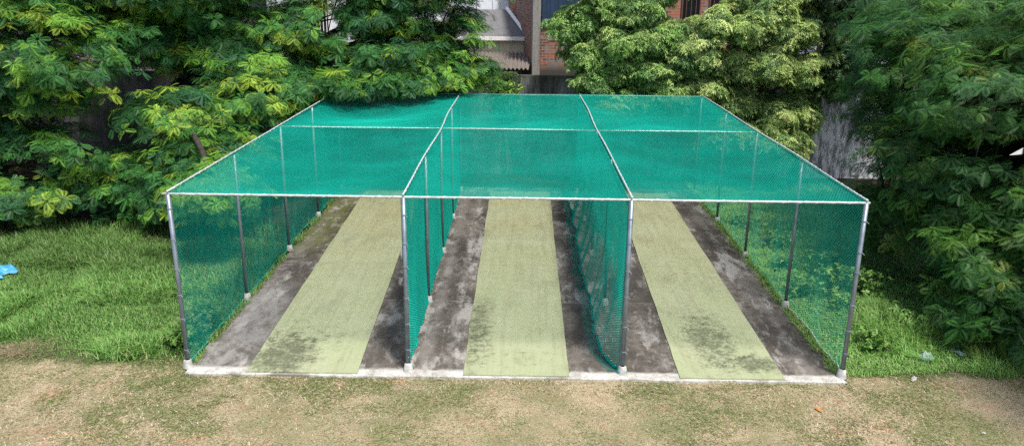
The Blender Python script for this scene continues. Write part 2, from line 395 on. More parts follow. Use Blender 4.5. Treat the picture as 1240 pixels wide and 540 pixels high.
def roof_f(u, v):
    x = u; y = v-.01; xi = np.interp(x, COLS, [0, 1, 2, 3]); yi = np.interp(y, [ROWS[0], ROWS[2], ROWS[4]], [0, 1, 2])
    fx = np.abs(np.sin(np.pi*xi)); fy = np.abs(np.sin(np.pi*yi))
    z = H+.055-.02-.19*fx**.7*fy**.7*(1+.5*(vnoise(x, y, 2.5, 2, 3)-.5)) + .03*(vnoise(x, y, .9, 2, 5)-.5)*fx*fy
    z = z-.16*np.exp(-((x-1.2)**2/2.2+(y-9.6)**2/3.0))
    return np.stack([x+0*z, y+0*z, z], -1)
netting('roof_net', roof_f, 11.0, 11.97, (0, 0, 1), r=.0040, pitch=.032, sv=2.1)
def side_f(x, amp, seed, hem=0.0, hsgn=1):
    def f(u, v):                   # u along y, v downwards from the rail
        yi = np.interp(u, ROWS, range(5)); w = (v/H)
        dx = amp*(vnoise(u, v*.35, .8, 3, seed)-.5)*2*np.abs(np.sin(np.pi*yi))**.5*(.25+w)
        dx = dx+hsgn*hem*np.clip((w-.55)/.45, 0, 1)**1.5*(.75+.5*vnoise(u, 0*u, .7, 2, seed+2))*np.clip(u/.8, .05, 1)
        z = H+.02-v*(1-.004*hem)+.03*(vnoise(u, 0*u, 1.1, 2, seed)-.5)*w
        return np.stack([x+dx, u+.01, z], -1)
    return f
netting('side_net', side_f(-.01, .06, 1), 11.9, 2.97, (1, 0, 0), r=.0025, pitch=.032, su=2.1)
netting('side_net', side_f(10.99, .05, 2), 11.9, 2.97, (1, 0, 0), r=.0025, pitch=.032, su=2.1)
netting('divider_net', side_f(COLS[1]-.045, .025, 3, .04, 1), 11.9, 2.96, (1, 0, 0), r=.0048, pitch=.032, su=2.1)
netting('divider_net', side_f(COLS[2]-.035, .05, 4, .27, -1), 11.9, 2.99, (1, 0, 0), r=.0048, pitch=.032, su=2.1)
def back_f(u, v):
    return np.stack([u, 11.98+.06*(vnoise(u, v*.3, .7, 2, 9)-.5)*(v/H), H-v], -1)
netting('back_net', back_f, 10.95, 2.9, (0, 1, 0))
# bunched bottom hems of the nets (gathered twine) and the white foot rope of the right one
def hem(fn, L, d, mat, r, name, amp=.02, y0=.05):
    q = []
    n = int(L/.09)
    for i in range(n+1):
        u = y0+(L-y0)*i/n; p = fn(np.array([u]), np.array([d]))[0]
        q.append((p[0]+random.uniform(-amp, amp), p[1], max(.012, p[2]+random.uniform(-amp, amp)*.6)))
    return MB().tube(q, [r*random.uniform(.7, 1.3) for _ in q], 6).build(name, M[mat], cage, True)
hem(side_f(COLS[1]-.045, .025, 3, .04, 1), 11.8, 2.96, 'net', .014, 'net_hem')
h2 = hem(side_f(COLS[2]-.035, .05, 4, .27, -1), 11.8, 2.97, 'net', .022, 'net_hem')
hem(side_f(-.01, .06, 1), 11.8, 2.95, 'net', .012, 'net_hem')
hem(side_f(10.99, .05, 2), 3.1, 2.955, 'rope', .008, 'foot_rope', .03)
# loose flap of net lying on the ground on divider two, with litter caught in it
fl = side_f(COLS[2]-.035, .05, 4, .27, -1)
def flap(u, v):
    p = fl(u, np.full_like(u, 2.97)); w = .05*np.sin(u*5)+.03*np.sin(u*13)
    return np.stack([p[:, 0]-v*.8+w*v, u, np.clip(.012+.10*np.sin(np.clip(v/.24, 0, 1)*np.pi)*(.6+.4*np.sin(u*7)), .012, 1)], -1)
netting('loose_hem_flap', flap, 11.0, .24, (0, 0, 1))
mb = MB()
for k in range(170):
    u = random.uniform(.3, 10.8)*random.uniform(.3, 1); p = fl(np.array([u]), np.array([2.97]))[0]; s = random.uniform(.008, .024)
    x, y, z = p[0]+random.uniform(-.05, .05), u, random.uniform(.02, .06); a = random.random()*6
    mb.add([(x-s*math.cos(a), y-s*math.sin(a), z), (x+s*.5*math.sin(a), y-s*.5*math.cos(a), z+s*.4), (x+s*math.cos(a), y+s*math.sin(a), z), (x-s*.5*math.sin(a), y+s*.5*math.cos(a), z+s*.2)], [(0, 1, 2, 3)])
tag(mb.build('leaf_litter', M['hemd']), 'dry leaves caught along the loose foot of the right divider net', 'leaf litter', kind='stuff')
# gathered net at foot of the front posts
for x in (COLS[1], COLS[2]):
    mb = MB(); q = [(x+.07*math.cos(w)+random.uniform(-.02, .02), .02+.06*math.sin(w), .03+.012*w*.3) for w in np.linspace(0, 9, 26)]
    mb.tube(q, .013, 5).build('net_tail', M['net'], cage, True)

# ------------------------------------------------------------------ foliage
def feather(n=10, wid=.05, L=1., droop=.45, fan=.60):
    """compound leaf along +x: n pairs of drooping pinnae, each a folded diamond"""
    V = []; F = []
    def blade(p0, d, l, w):
        d = d/np.linalg.norm(d); s = np.cross(d, (0, 0, 1)); s /= np.linalg.norm(s)+1e-9; o = len(V)
        V.extend([p0, p0+d*l*.5+s*w*.5+np.array([0, 0, -.02*l]), p0+d*l+np.array([0, 0, -.22*l]), p0+d*l*.5-s*w*.5+np.array([0, 0, -.02*l])])
        F.append((o, o+1, o+2, o+3))
    for i in range(n):
        u = .18+.8*i/(n-1); p = np.array([u*L, 0, .12*u-droop*u*u]); l = fan*L*math.sin(math.pi*(.18+.66*(i/(n-1))))*.75
        for s in (-1, 1): blade(p, np.array([.62, s*.8, -.12]), l, wid*L)
    blade(np.array([.95*L, 0, .11-droop*.9]), np.array([1, 0, -.5]), fan*.45, wid)
    return np.array(V), np.array(F)
def small_leaf(n=4):
    V = []; F = []
    def blade(p0, d, l, w):
        d = d/np.linalg.norm(d); s = np.cross(d, (0, 0, 1)); s /= np.linalg.norm(s)+1e-9; o = len(V)
        V.extend([p0, p0+d*l*.45+s*w*.5, p0+d*l+np.array([0, 0, -.35*l]), p0+d*l*.45-s*w*.5]); F.append((o, o+1, o+2, o+3))
    for i in range(n):
        u = .2+.75*i/(n-1); p = np.array([u, 0, .1*u-.55*u*u])
        for s in (-1, 1): blade(p, np.array([.5, s*.9, -.35]), .42, .17)
    blade(np.array([.95, 0, -.4]), np.array([1, 0, -.9]), .45, .17)
    return np.array(V), np.array(F)
def broad_leaf():
    V = np.array([(0, 0, 0), (.4, .28, .1), (.75, .2, .06), (1, 0, -.15), (.75, -.2, .06), (.4, -.28, .1)]); return V, np.array([(0, 1, 2, 3), (0, 3, 4, 5)])
FE = feather(); SM = small_leaf(); BR = broad_leaf()
def rots(ax, ang):
    """rotation matrices: x axis -> rotated about z by ang, then z axis aligned to ax"""
    n = len(ang); z = ax/np.linalg.norm(ax, axis=1, keepdims=True)
    ref = np.tile(np.array([1., 0, 0]), (n, 1)); ref[np.abs(z[:, 0]) > .9] = (0, 1, 0)
    x = np.cross(ref, z); x /= np.linalg.norm(x, axis=1, keepdims=True); y = np.cross(z, x)
    c, s = np.cos(ang)[:, None], np.sin(ang)[:, None]
    return np.stack([x*c+y*s, -x*s+y*c, z], -1)
def leaves(name, P, AX, size, cols, tmpl, per, mat, parent, tilt=.25):
    """tufts at P with axis AX: 'per' leaves radiate from each"""
    V0, F0 = tmpl; n = len(P); k = per; nv = len(V0)
    ang = (np.tile(np.arange(k)*2*np.pi/k, (n, 1))+rng.random((n, 1))*6.28+rng.normal(0, .25, (n, k))).ravel()
    ax = np.repeat(AX, k, 0)+rng.normal(0, tilt, (n*k, 3))
    Rm = rots(ax, ang); sz = np.repeat(size, k)*rng.uniform(.65, 1.1, n*k)
    V = np.einsum('nij,vj->nvi', Rm, V0)*sz[:, None, None]+np.repeat(P, k, 0)[:, None, :]
    F = (F0[None]+(np.arange(n*k)*nv)[:, None, None]).reshape(-1, F0.shape[1])
    c = np.repeat(cols, k, 0)*rng.uniform(.8, 1.2, (n*k, 1)); c = np.repeat(c, nv, 0)
    return np_mesh(name, V.reshape(-1, 3), F, M[mat], parent, col=c)
def palette(n, pal, w):
    i = rng.choice(len(pal), n, p=np.array(w)/sum(w)); return np.array(pal)[i]*rng.uniform(.8, 1.2, (n, 1))
def allowed(P, m=.12):
    x, y, z = P.T
    inside = (x > -.05-m) & (x < 11.03+m) & (y > -.2-m) & (y < 12.05+m) & (z < H+.02+m*.6)
    wall = (y > 14.1-m) & (y < 14.65+m) & (z < 3.35+m)
    return ~inside & ~wall & (z > .12)
def in_gap(P, gaps):
    """open windows in a crown: capsules (point a, point b, radius)"""
    bad = np.zeros(len(P), bool)
    for a, b, r in gaps:
        a = np.array(a, float); b = np.array(b, float); d = b-a; t = np.clip(((P-a)@d)/(d@d), 0, 1)
        bad |= np.linalg.norm(P-(a+t[:, None]*d), axis=1) < r
    return bad
def limb(mb, a, b, r0, r1, n=6, wob=.15):
    a = Vector(a); b = Vector(b); L = (b-a).length; pts = []
    for i in range(n+1):
        u = i/n; w = wob*L*math.sin(math.pi*u)*.5
        pts.append(a.lerp(b, u)+Vector((random.uniform(-w, w)*.5, random.uniform(-w, w)*.5, w*.6)))
    mb.tube(pts, [r0+(r1-r0)*i/n for i in range(n+1)], 7)
def tree(name, label, cat, base, fork, trunk_r, blobs, sprays, pal, w, tmpl=FE, per=7, size=(.19, .31), tufts=9, spread=.42, mat='leaf',
         group=None, gaps=(), zmin=.15, flat=.35, surf=.68, sub=0):
    root = tag(empty(name, (base[0], base[1], GZ)), label, cat, group); b = np.array([base[0], base[1], GZ])
    main = blobs
    if sub:
        nb = []
        for bl in blobs:
            for q in range(sub):
                d_ = rng.normal(size=3); d_ /= np.linalg.norm(d_); d_[2] = abs(d_[2])*.9-.15; d_[1] = -abs(d_[1]) if q % 2 else d_[1]; f_ = rng.uniform(.44, .60)
                nb.append((bl[0]+d_[0]*bl[3]*.75, bl[1]+d_[1]*bl[4]*.75, bl[2]+d_[2]*bl[5]*.9, bl[3]*f_, bl[4]*f_, bl[5]*f_*1.1))
        blobs = nb
    vol = np.array([bl[3]*bl[4]+bl[4]*bl[5]+bl[3]*bl[5] for bl in blobs]); vol = vol/vol.sum()
    n = sprays; i = rng.choice(len(blobs), n, p=vol); B = np.array(blobs, float)[i]
    d = rng.normal(size=(n, 3)); d /= np.linalg.norm(d, axis=1, keepdims=True)
    rr = np.where(rng.random(n) < surf, rng.uniform(.82, 1.04, n), rng.uniform(.35, .82, n))
    S = B[:, :3]+d*B[:, 3:6]*rr[:, None]
    # tufts round each spray
    k = tufts; O = rng.normal(0, spread/1.6, (n, k, 3)); O[:, :, 2] *= flat; P = (S[:, None]+O).reshape(-1, 3)
    out = np.repeat(d, k, 0); ax = out*.55+np.array([0, 0, .85])+rng.normal(0, .18, out.shape)
    ok = allowed(P) & (P[:, 2] > zmin) & ~in_gap(P, gaps)
    c0 = palette(n, pal, w); c = np.repeat(c0, k, 0)*rng.uniform(.85, 1.2, (n*k, 1)); swap = rng.random(n*k) < .25
    c[swap] = palette(int(swap.sum()), pal, w)
    P, ax, c = P[ok], ax[ok], c[ok]
    leaves('crown', P-b, ax, rng.uniform(size[0], size[1], len(P)), c, tmpl, per, mat, root)
    mb = MB(); bb = Vector(b); f = Vector(fork)-bb
    n0 = 7; pts = [Vector((0, 0, 0)).lerp(f, t/n0)+Vector((random.uniform(-.05, .05), random.uniform(-.05, .05), 0))*(0 < t < n0) for t in range(n0+1)]
    mb.tube(pts, [trunk_r*(1.35-.6*min(1, t/2)*.5-.35*t/n0) for t in range(n0+1)], 10)
    for bl in main:
        c_ = Vector(bl[:3])-bb
        if in_gap(np.array([bl[:3]]), gaps)[0]: continue
        limb(mb, f, c_, trunk_r*.5, trunk_r*.2)
        near = [Vector(s_)-bb for s_, q in zip(S, i) if np.linalg.norm(s_-np.array(bl[:3])) < max(bl[3:])*1.1][:16]
        for s_ in near:
            w_ = np.array(s_+bb)[None]
            if not allowed(w_)[0] or in_gap(w_, gaps)[0]: continue
            limb(mb, c_+Vector([random.uniform(-.2, .2) for _ in range(3)]), s_, trunk_r*.16, .008, 4)
    mb.build('trunk', M['bark'], root, True)
    return root
DG = [(.022, .11, .026), (.055, .21, .042), (.040, .15, .060), (.18, .40, .045), (.36, .54, .06)]
CP = tuple(CAM)
def toward(px, py, pz, t0=.3, t1=1.0, r=.5):     # an opening in a crown seen from the lawn
    p = np.array([px, py, pz]); return (tuple(CAM+(p-CAM)*t0), tuple(CAM+(p-CAM)*t1), r)

tree('feathery_tree', 'dark feathery tree at the far left drooping over the lawn', 'tree', (-9.2, 10.0), (-8.9, 9.4, 2.6), .22,
     [(-8.6, 8.6, 3.6, 2.6, 2.3, 2.0), (-10.8, 8.5, 3.2, 2.3, 2.4, 2.6), (-7.2, 8.0, 1.5, 2.2, 1.9, 1.2), (-6.6, 8.3, 4.4, 2.0, 1.6, 1.4), (-9.6, 7.2, 1.2, 2.0, 1.5, 1.0),
      (-8.0, 9.5, 6.2, 3.0, 2.4, 1.3), (-5.0, 9.0, 1.0, 1.5, 1.4, .9), (-11.5, 6.4, 2.6, 1.8, 1.6, 2.0)],
     1050, DG, [4, 5, 3, 3, 1.6], group='feathery trees round the cage')
tree('feathery_tree', 'feathery tree with a dark trunk left of the cage before the grey wall', 'tree', (-5.1, 13.2), (-5.0, 13.1, 3.3), .26,
     [(-4.6, 11.2, 4.7, 2.0, 1.9, 1.1), (-2.9, 11.8, 4.6, 1.6, 1.6, 1.1), (-6.2, 11.3, 5.6, 2.2, 2.0, 1.2), (-4.0, 10.8, 6.3, 2.6, 2.0, 1.0), (-1.9, 9.6, 3.1, 1.1, 1.2, .8),
      (-2.2, 8.0, 2.0, 1.1, 1.2, .7), (-1.3, 5.2, 1.9, .7, .9, .55), (-2.2, 7.4, 1.0, 1.1, 1.1, .7), (-3.4, 8.4, 2.9, 1.2, 1.0, .6), (-3.6, 8.0, 1.1, 1.1, 1.0, .8)],
     760, DG, [4, 5, 3, 3.5, 2.2], group='feathery trees round the cage')
tree('feathery_tree', 'feathery tree spreading its boughs over the back left of the net roof', 'tree', (-1.9, 13.3), (-1.7, 13.2, 3.6), .24,
     [(.2, 12.3, 4.0, 1.5, 1.3, .8), (-.9, 10.6, 3.5, .8, .9, .5), (.5, 10.7, 3.5, .8, .7, .3), (-1.9, 10.8, 3.9, 1.0, .9, .6), (2.2, 11.2, 3.45, .9, .6, .3), (2.0, 12.1, 4.0, 1.5, 1.3, .85), (3.2, 12.6, 4.8, 1.2, 1.1, .8), (1.2, 12.6, 5.3, 1.6, 1.3, .8), (-.9, 12.0, 4.9, 1.1, 1.4, .8), (4.0, 12.3, 3.6, .9, .9, .45),
      (3.0, 12.0, 3.5, 1.1, .9, .4), (1.3, 11.2, 3.4, 1.3, .8, .35), (-.8, 11.3, 3.3, .7, 1.3, .6), (.2, 12.4, 6.6, 2.4, 1.4, .5), (2.9, 12.6, 6.1, 1.8, 1.2, .6)],
     760, DG, [4, 5, 3, 3.5, 1.8], group='feathery trees round the cage', gaps=[toward(-1.35, 17, 4.7, .6, 1, .42), toward(-.6, 17, 4.2, .6, 1, .25)])
LG = [(.19, .37, .085), (.28, .46, .12), (.40, .56, .17), (.11, .23, .07)]
def lobes(x0, x1, y0, y1, zs, n, r):
    return [(random.uniform(x0, x1), random.uniform(y0, y1), random.uniform(*zs), *(random.uniform(r[0], r[1])*np.array([1, .95, .8])) ) for _ in range(n)]
tree('leafy_tree', 'bright bushy tree right of the brick corner behind the middle of the net', 'tree', (8.6, 13.2), (8.6, 13.2, 2.2), .15,
     [(7.3, 13.2, 4.95, .7, .7, .6), (10.3, 13.0, 3.7, .9, .7, .6), (10.2, 13.1, 2.9, .9, .6, .5), (10.1, 13.1, 4.6, .8, .6, .5), (7.9, 13.1, 5.5, .95, .8, .7), (7.75, 13.2, 4.0, .7, .7, .55), (8.6, 13.0, 4.5, .9, .8, .6), (8.0, 13.1, 3.4, .8, .7, .5), (9.2, 13.0, 3.5, .9, .7, .55),
      (9.6, 13.1, 4.5, .8, .8, .55), (9.0, 13.2, 5.4, .9, .8, .6), (8.2, 13.3, 6.3, 1.0, .8, .5), (8.6, 13.2, 2.6, 1.2, .7, .6), (9.6, 13.2, 6.0, .6, .6, .4)],
     1150, LG, [4, 5, 2.4, 3], SM, 9, (.17, .24), 7, .17, 'leaf2', 'light green bushy trees behind the net', flat=.8, surf=.8, sub=5)
tree('leafy_tree', 'yellow green bushy tree behind the back right corner of the net', 'tree', (12.4, 13.2), (12.4, 13.2, 2.2), .16,
     [(10.9, 13.0, 4.1, .8, .8, .6), (11.7, 13.0, 4.8, .9, .8, .6), (12.8, 12.9, 5.0, 1.0, .9, .7), (13.8, 12.9, 4.6, 1.0, .9, .7), (12.1, 12.9, 3.7, .9, .8, .6), (13.2, 12.8, 3.6, 1.0, .9, .7),
      (14.2, 12.9, 3.5, .8, .8, .6), (11.2, 13.1, 3.0, .9, .7, .5), (12.8, 13.1, 2.4, 1.1, .8, .7), (13.9, 13.0, 2.3, .8, .8, .7), (12.0, 13.1, 1.6, 1.0, .7, .6), (13.3, 13.2, 5.8, 1.2, .8, .4), (14.4, 13.3, 5.3, .8, .8, .5), (13.4, 12.7, 1.4, .9, .7, .7)],
     1150, [(.28, .42, .12), (.38, .52, .15), (.50, .60, .21), (.14, .26, .08)], [4, 5, 2.4, 3], SM, 9, (.17, .24), 7, .17, 'leaf2', 'light green bushy trees behind the net', flat=.8, surf=.8, sub=5)
tree('leafy_tree', 'dull green small leaved tree between the yellow green tree and the dark right tree', 'tree', (14.5, 13.6), (14.6, 13.5, 2.6), .14,
     [(15.2, 12.9, 5.2, .9, .8, .7), (16.2, 12.8, 4.9, .9, .8, .7), (15.6, 12.6, 4.2, .9, .8, .6), (16.7, 12.4, 5.8, 1.3, .9, .6), (15.0, 12.8, 6.0, 1.2, .9, .5), (14.9, 12.7, 3.4, .45, .5, .5)],
     330, [(.06, .13, .045), (.09, .18, .06), (.16, .25, .08), (.05, .10, .04)], [4, 5, 1.5, 3], SM, 9, (.16, .25), 7, .28, 'leaf2', 'light green bushy trees behind the net', flat=.7)
tree('feathery_tree', 'dark feathery tree filling the right side beside the cage', 'tree', (16.0, 5.0), (15.6, 5.0, 2.6), .25,
     [(14.6, 4.2, 2.6, 1.7, 1.9, 1.3), (15.0, 3.6, 4.3, 1.9, 2.0, 1.2), (14.6, 2.2, 1.3, 1.2, 1.4, .9), (16.5, 3.0, 2.5, 1.9, 1.9, 1.8), (14.9, 6.4, 4.7, 1.8, 1.8, 1.1), (16.8, 4.0, 5.0, 2.0, 2.0, 1.3), (15.2, 7.2, 2.9, 1.3, 1.6, 1.0),
      (14.2, 1.2, .75, .9, .9, .6), (15.6, 1.6, 1.6, 1.4, 1.3, 1.1), (13.7, 4.9, 1.5, .9, 1.4, .9), (15.6, 8.5, 5.4, 1.8, 1.6, 1.0), (15.3, .5, .7, 1.2, .9, .6), (16.6, 1.2, 2.6, 1.4, 1.3, 1.2), (15.4, 9.2, 3.4, 1.2, 1.2, .9), (17.3, -1.0, 3.4, 1.5, 2.0, 1.2), (16.3, -3.3, 7.3, 1.9, 1.5, .5), (18.6, -2.4, 7.3, 1.6, 1.6, .6), (17.5, 7.5, 4.8, 1.6, 1.8, 1.4)],  # blobs ahead of the cage front: unseen boughs added to shade the lawn
     1150, [(.018, .085, .015), (.038, .14, .022), (.028, .105, .028), (.09, .22, .030), (.19, .27, .05)], [5, 5, 2, 2.2, .7], group='feathery trees round the cage', gaps=[toward(20.7, 12.0, 1.5, .55, 1, .36)])

# ------------------------------------------------------------------ back wall, creepers
wallo = tag(MB().box(-26, 14.3, GZ-.05, 17.9, 14.52, 3.28).build('boundary_wall', M['wall']), 'grey boundary wall streaked black behind the cage and trees', 'wall')
tag(MB().box(17.92, 14.32, GZ-.05, 40, 14.5, 2.1).build('boundary_wall', M['wall']), 'lower grey wall behind the dark tree at the far right', 'wall')
def creeper(name, label, P, AX, size, pal, per=5, cat='creeper'):
    P = np.array(P); root = tag(empty(name, (float(P[:, 0].mean()), float(P[:, 1].mean()), GZ)), label, cat); b = np.array(root.location)
    leaves('foliage', P-b, np.array(AX), np.full(len(P), size)*rng.uniform(.6, 1.3, len(P)), palette(len(P), pal, [1]*len(pal)), BR, per, 'leaf2', root, .5)
    mb = MB(); limb(mb, (0, 0, 0), (0, 0, 2.5), .02, .01); mb.build('stem', M['bark'], root)
n = 420; cx = rng.normal(5.05, .22, n); cz = rng.uniform(1.8, 3.32, n)
creeper('wall_creeper', 'leafy creeper climbing the grey wall left of the brick corner', np.stack([cx+.1*np.sin(cz*4), np.full(n, 14.24)-rng.uniform(0, .08, n), cz], 1), np.tile([0, -1, .3], (n, 1)), .07, [(.06, .14, .03), (.10, .19, .04), (.04, .09, .03)])
n = 260; cx = rng.uniform(3.2, 5.4, n)
creeper('wall_creeper', 'thin green growth trailing along the top of the grey wall', np.stack([cx, rng.uniform(14.25, 14.5, n), np.full(n, 3.30)+rng.uniform(0, .08, n)], 1), np.tile([0, -.3, 1], (n, 1)), .06, [(.10, .18, .04), (.16, .22, .07), (.05, .1, .03)])
n = 60
creeper('wall_shrub', 'small bright shrub showing above the back edge of the net roof', np.stack([rng.normal(4.95, .25, n), rng.normal(13.4, .15, n), rng.normal(2.9, .14, n)], 1), np.tile([0, -.2, 1], (n, 1)), .17, [(.12, .25, .04), (.20, .34, .06)], 6, 'shrub')

# ------------------------------------------------------------------ houses beyond the wall
def window(par, x0, x1, z0, z1, y, bars=3, fm='frame'):
    f = MB(); t = .05
    f.box(x0, y-.05, z0, x0+t, y-.003, z1).box(x1-t, y-.05, z0, x1, y-.003, z1).box(x0+t, y-.05, z1-t, x1-t, y-.003, z1).box(x0+t, y-.05, z0, x1-t, y-.003, z0+t)
    for k in range(1, bars+1):
        x = x0+(x1-x0)*k/(bars+1); f.box(x-.012, y-.045, z0+t, x+.012, y-.02, z1-t)
    w = f.build('window', M[fm], par); MB().box(x0+t, y-.018, z0+t, x1-t, y-.004, z1-t).build('pane', M['dark'], w)
# brick house, turned a little so that its left flank shows
bh = tag(empty('brick_house', (5.95, 15.9, GZ), R(9)), 'rough brick house with a cement corner pier and dark blue sheet', 'house')
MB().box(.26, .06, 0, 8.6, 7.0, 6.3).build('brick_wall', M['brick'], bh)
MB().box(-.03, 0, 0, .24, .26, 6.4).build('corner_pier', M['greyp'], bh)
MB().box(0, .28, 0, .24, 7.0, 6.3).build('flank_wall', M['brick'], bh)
MB().box(.55, .04, 4.30, 1.55, .058, 4.78).build('plaster_patch', M['greyp'], bh)
b_ = MB(); 
for k in range(12): b_.box(.28+k*.14, -.04+.012*(k % 2), 4.80, .28+k*.14+.135, .03, 6.4)
b_.build('blue_sheet', M['blue'], bh)
MB().box(.95, .03, 4.16, 1.12, .057, 4.33).build('vent', M['dark'], bh)
window(bh, 5.2, 5.9, 4.95, 5.9, .06, 3); window(bh, 6.2, 6.9, 4.95, 5.9, .06, 3)
r_ = MB(); r_.box(-.2, -.25, 6.42, 8.9, 7.3, 6.55); r_.build('roof', M['greyp'], bh)
# cream outbuilding with a sloping grey roof and white verge
ob = tag(empty('cream_outbuilding', (4.5, 18, GZ)), 'low cream outbuilding with grey roof and white verge', 'outbuilding')
MB().box(-1.4, 0, 0, 1.28, 3, 4.22).build('wall', M['cream'], ob)
rf = MB().add([(-1.5, -.12, 4.26), (1.24, -.12, 4.26), (.4, 2.6, 5.15), (-2.3, 2.6, 5.15), (-1.5, -.12, 4.2), (1.24, -.12, 4.2), (.4, 2.6, 5.09), (-2.3, 2.6, 5.09)],
   [(0, 1, 2, 3), (7, 6, 5, 4), (0, 4, 5, 1), (1, 5, 6, 2), (2, 6, 7, 3), (3, 7, 4, 0)]); rf.build('roof', M['shingle'], ob)
MB().tube([(1.30, -.14, 4.28), (.46, 2.6, 5.2)], .085, 4).build('verge', M['parapet'], ob)
MB().box(-1.5, -.2, 4.16, 1.38, -.125, 4.29).build('eave_board', M['parapet'], ob)
# corrugated awning
aw = tag(empty('corrugated_awning', (5.0, 15.2, GZ)), 'brown corrugated sheet awning between the grey wall and cream outbuilding', 'awning')
nx, V = 120, []
for yv, zv in ((0, 3.42), (2.7, 3.72)):
    for i in range(nx+1):
        x = -1.05+1.85*i/nx; V.append((x+.12*(yv > 0), yv, zv+.035*math.sin(i*2*math.pi*13/nx)))
mb = MB().add(V+[(v[0], v[1], v[2]-.012) for v in V], [(i, i+1, nx+2+i, nx+1+i) for i in range(nx)]+[(2*nx+2+i, 3*nx+3+i, 3*nx+4+i, 2*nx+3+i) for i in range(nx)]+[(i, 2*nx+2+i, 2*nx+3+i, i+1) for i in range(nx)])
mb.build('sheet', M['asb'], aw, True); MB().box(-1, .12, 0, -.92, .2, 3.36).build('support', M['bark'], aw); MB().box(.62, .12, 0, .70, .2, 3.36).build('support', M['bark'], aw)
# white house behind
wh = tag(empty('white_house', (4.2, 22.2, GZ)), 'pale blue white house with a dark opening beyond the outbuilding', 'house')
MB().box(-2.6, 0, 0, 1.85, 5, 4.02).build('lower_wall', M['greyp'], wh); MB().box(-2.6, -.25, 4.6, 1.85, 5, 6.6).build('upper_wall', M['white'], wh)
MB().box(-2.6, .45, 4.03, 1.85, 5, 4.59).build('recess', M['dark'], wh)
mb = MB()
for k in range(7): mb.box(-2.5+k*.66, -.30, 4.62, -2.42+k*.66, -.253, 6.5)
mb.build('pilaster', M['white'], wh); MB().box(.5, .3, 4.03, .62, .44, 4.59).build('pillar', M['greyp'], wh); MB().box(1.2, .3, 4.03, 1.3, .44, 4.59).build('pillar', M['greyp'], wh)
# white house on the left with barred windows, seen through the boughs
lw = tag(empty('white_house', (-1.0, 16.8, GZ)), 'white house with barred windows glimpsed through the boughs', 'house')
MB().box(-2.4, 0, 0, 2.9, 5, 6.6).build('wall', M['white'], lw)
window(lw, -.9, -.2, 4.3, 5.6, 0, 5, 'parapet'); window(lw, .5, 1.2, 4.3, 5.6, 0, 4, 'parapet'); window(lw, 1.8, 2.5, 4.5, 5.6, 0, 4, 'parapet')
MB().box(.9, -1.7, 3.50, 4.2, -.01, 3.58).build('lean_to_roof', M['asb'], lw); MB().box(1.0, -1.6, 0, 4.1, -1.5, 3.49).build('lean_to_wall', M['greyp'], lw)
l2 = tag(empty('pale_house', (-11, 18, GZ)), 'pale grey house hidden behind the far left trees', 'house')
MB().box(-6, 0, 0, 6.8, 6, 5.6).build('wall', M['greyp'], l2); MB().box(-6.2, -.3, 5.61, 7.0, 6, 5.78).build('roof', M['parapet'], l2)
window(l2, -1, 0, 4.2, 5.3, 0, 3, 'parapet'); window(l2, 2.4, 3.4, 4.2, 5.3, 0, 3, 'parapet')
rh = tag(empty('grey_house', (18.5, 18.0, GZ)), 'grey white house behind the small leaved tree at the back right', 'house')
MB().box(-3.2, 0, 0, 9, 6, 5.0).build('wall', M['white'], rh); MB().box(-3.5, -.5, 5.01, 9.3, 6, 5.18).build('roof', M['shingle'], rh)
window(rh, -2.2, -1.2, 3.6, 4.6, 0, 3, 'parapet'); window(rh, 1, 2, 3.6, 4.6, 0, 3, 'parapet')
sh = tag(empty('white_shed', (20.9, 12.2, GZ)), 'small white shed with a dark opening behind the right tree', 'shed')
MB().box(-.75, 0, 0, 1.6, 1.6, 2.1).build('wall', M['parapet'], sh); MB().box(.05, -.03, .7, .6, -.004, 1.6).build('opening', M['dark'], sh); MB().box(-1.5, -.5, 1.1, -.78, .6, 1.16).build('shelf', M['parapet'], sh)

# ------------------------------------------------------------------ grass and weeds
def blades(name, x, y, h, lean, w, cols, kind='stuff', label=None, cat=None, z=GZ, parent=None, mat='grass'):
    n = len(x); a = rng.random(n)*6.283; ca, sa = np.cos(a), np.sin(a); b = a+rng.normal(0, .5, n)+1.57; cb, sb = np.cos(b), np.sin(b)
    lx, ly = ca*lean*h, sa*lean*h; V = np.zeros((n, 5, 3)); wx, wy = -sa*w/2, ca*w/2
    V[:, 0] = np.stack([x-wx, y-wy, np.full(n, z)], 1); V[:, 1] = np.stack([x+wx, y+wy, np.full(n, z)], 1)
    hh = h/np.sqrt(1+lean**2)
    V[:, 2] = np.stack([x+lx*.35+wx*.8, y+ly*.35+wy*.8, z+hh*.62], 1); V[:, 3] = np.stack([x+lx*.35-wx*.8, y+ly*.35-wy*.8, z+hh*.62], 1)
    V[:, 4] = np.stack([x+lx, y+ly, z+hh*.9], 1)
    o = (np.arange(n)*5)[:, None]
    F = np.concatenate([o+np.array([[0, 1, 2, 3]]), o+np.array([[3, 2, 4, 4]])], 0)
    # tip as a degenerate-free quad: split into 4-vertex strip using a doubled tip
    V6 = np.concatenate([V, V[:, 4:5]+np.array([0, 0, .002])], 1); V6 = V6[:, [0, 1, 2, 3, 4, 5]]
    o = (np.arange(n)*6)[:, None]; F = np.concatenate([o+np.array([[0, 1, 2, 3]]), o+np.array([[3, 2, 4, 5]])], 0)
    ob_ = np_mesh(name, V6.reshape(-1, 3), F, M[mat], parent, col=np.repeat(cols, 6, 0))
    if label: tag(ob_, label, cat, None, kind)
    return ob_
def scatter(n, x0, x1, y0, y1): return rng.uniform(x0, x1, n), rng.uniform(y0, y1, n)
GP = np.array([(.14, .32, .065), (.20, .40, .09), (.10, .24, .05), (.27, .44, .12), (.38, .44, .17)])
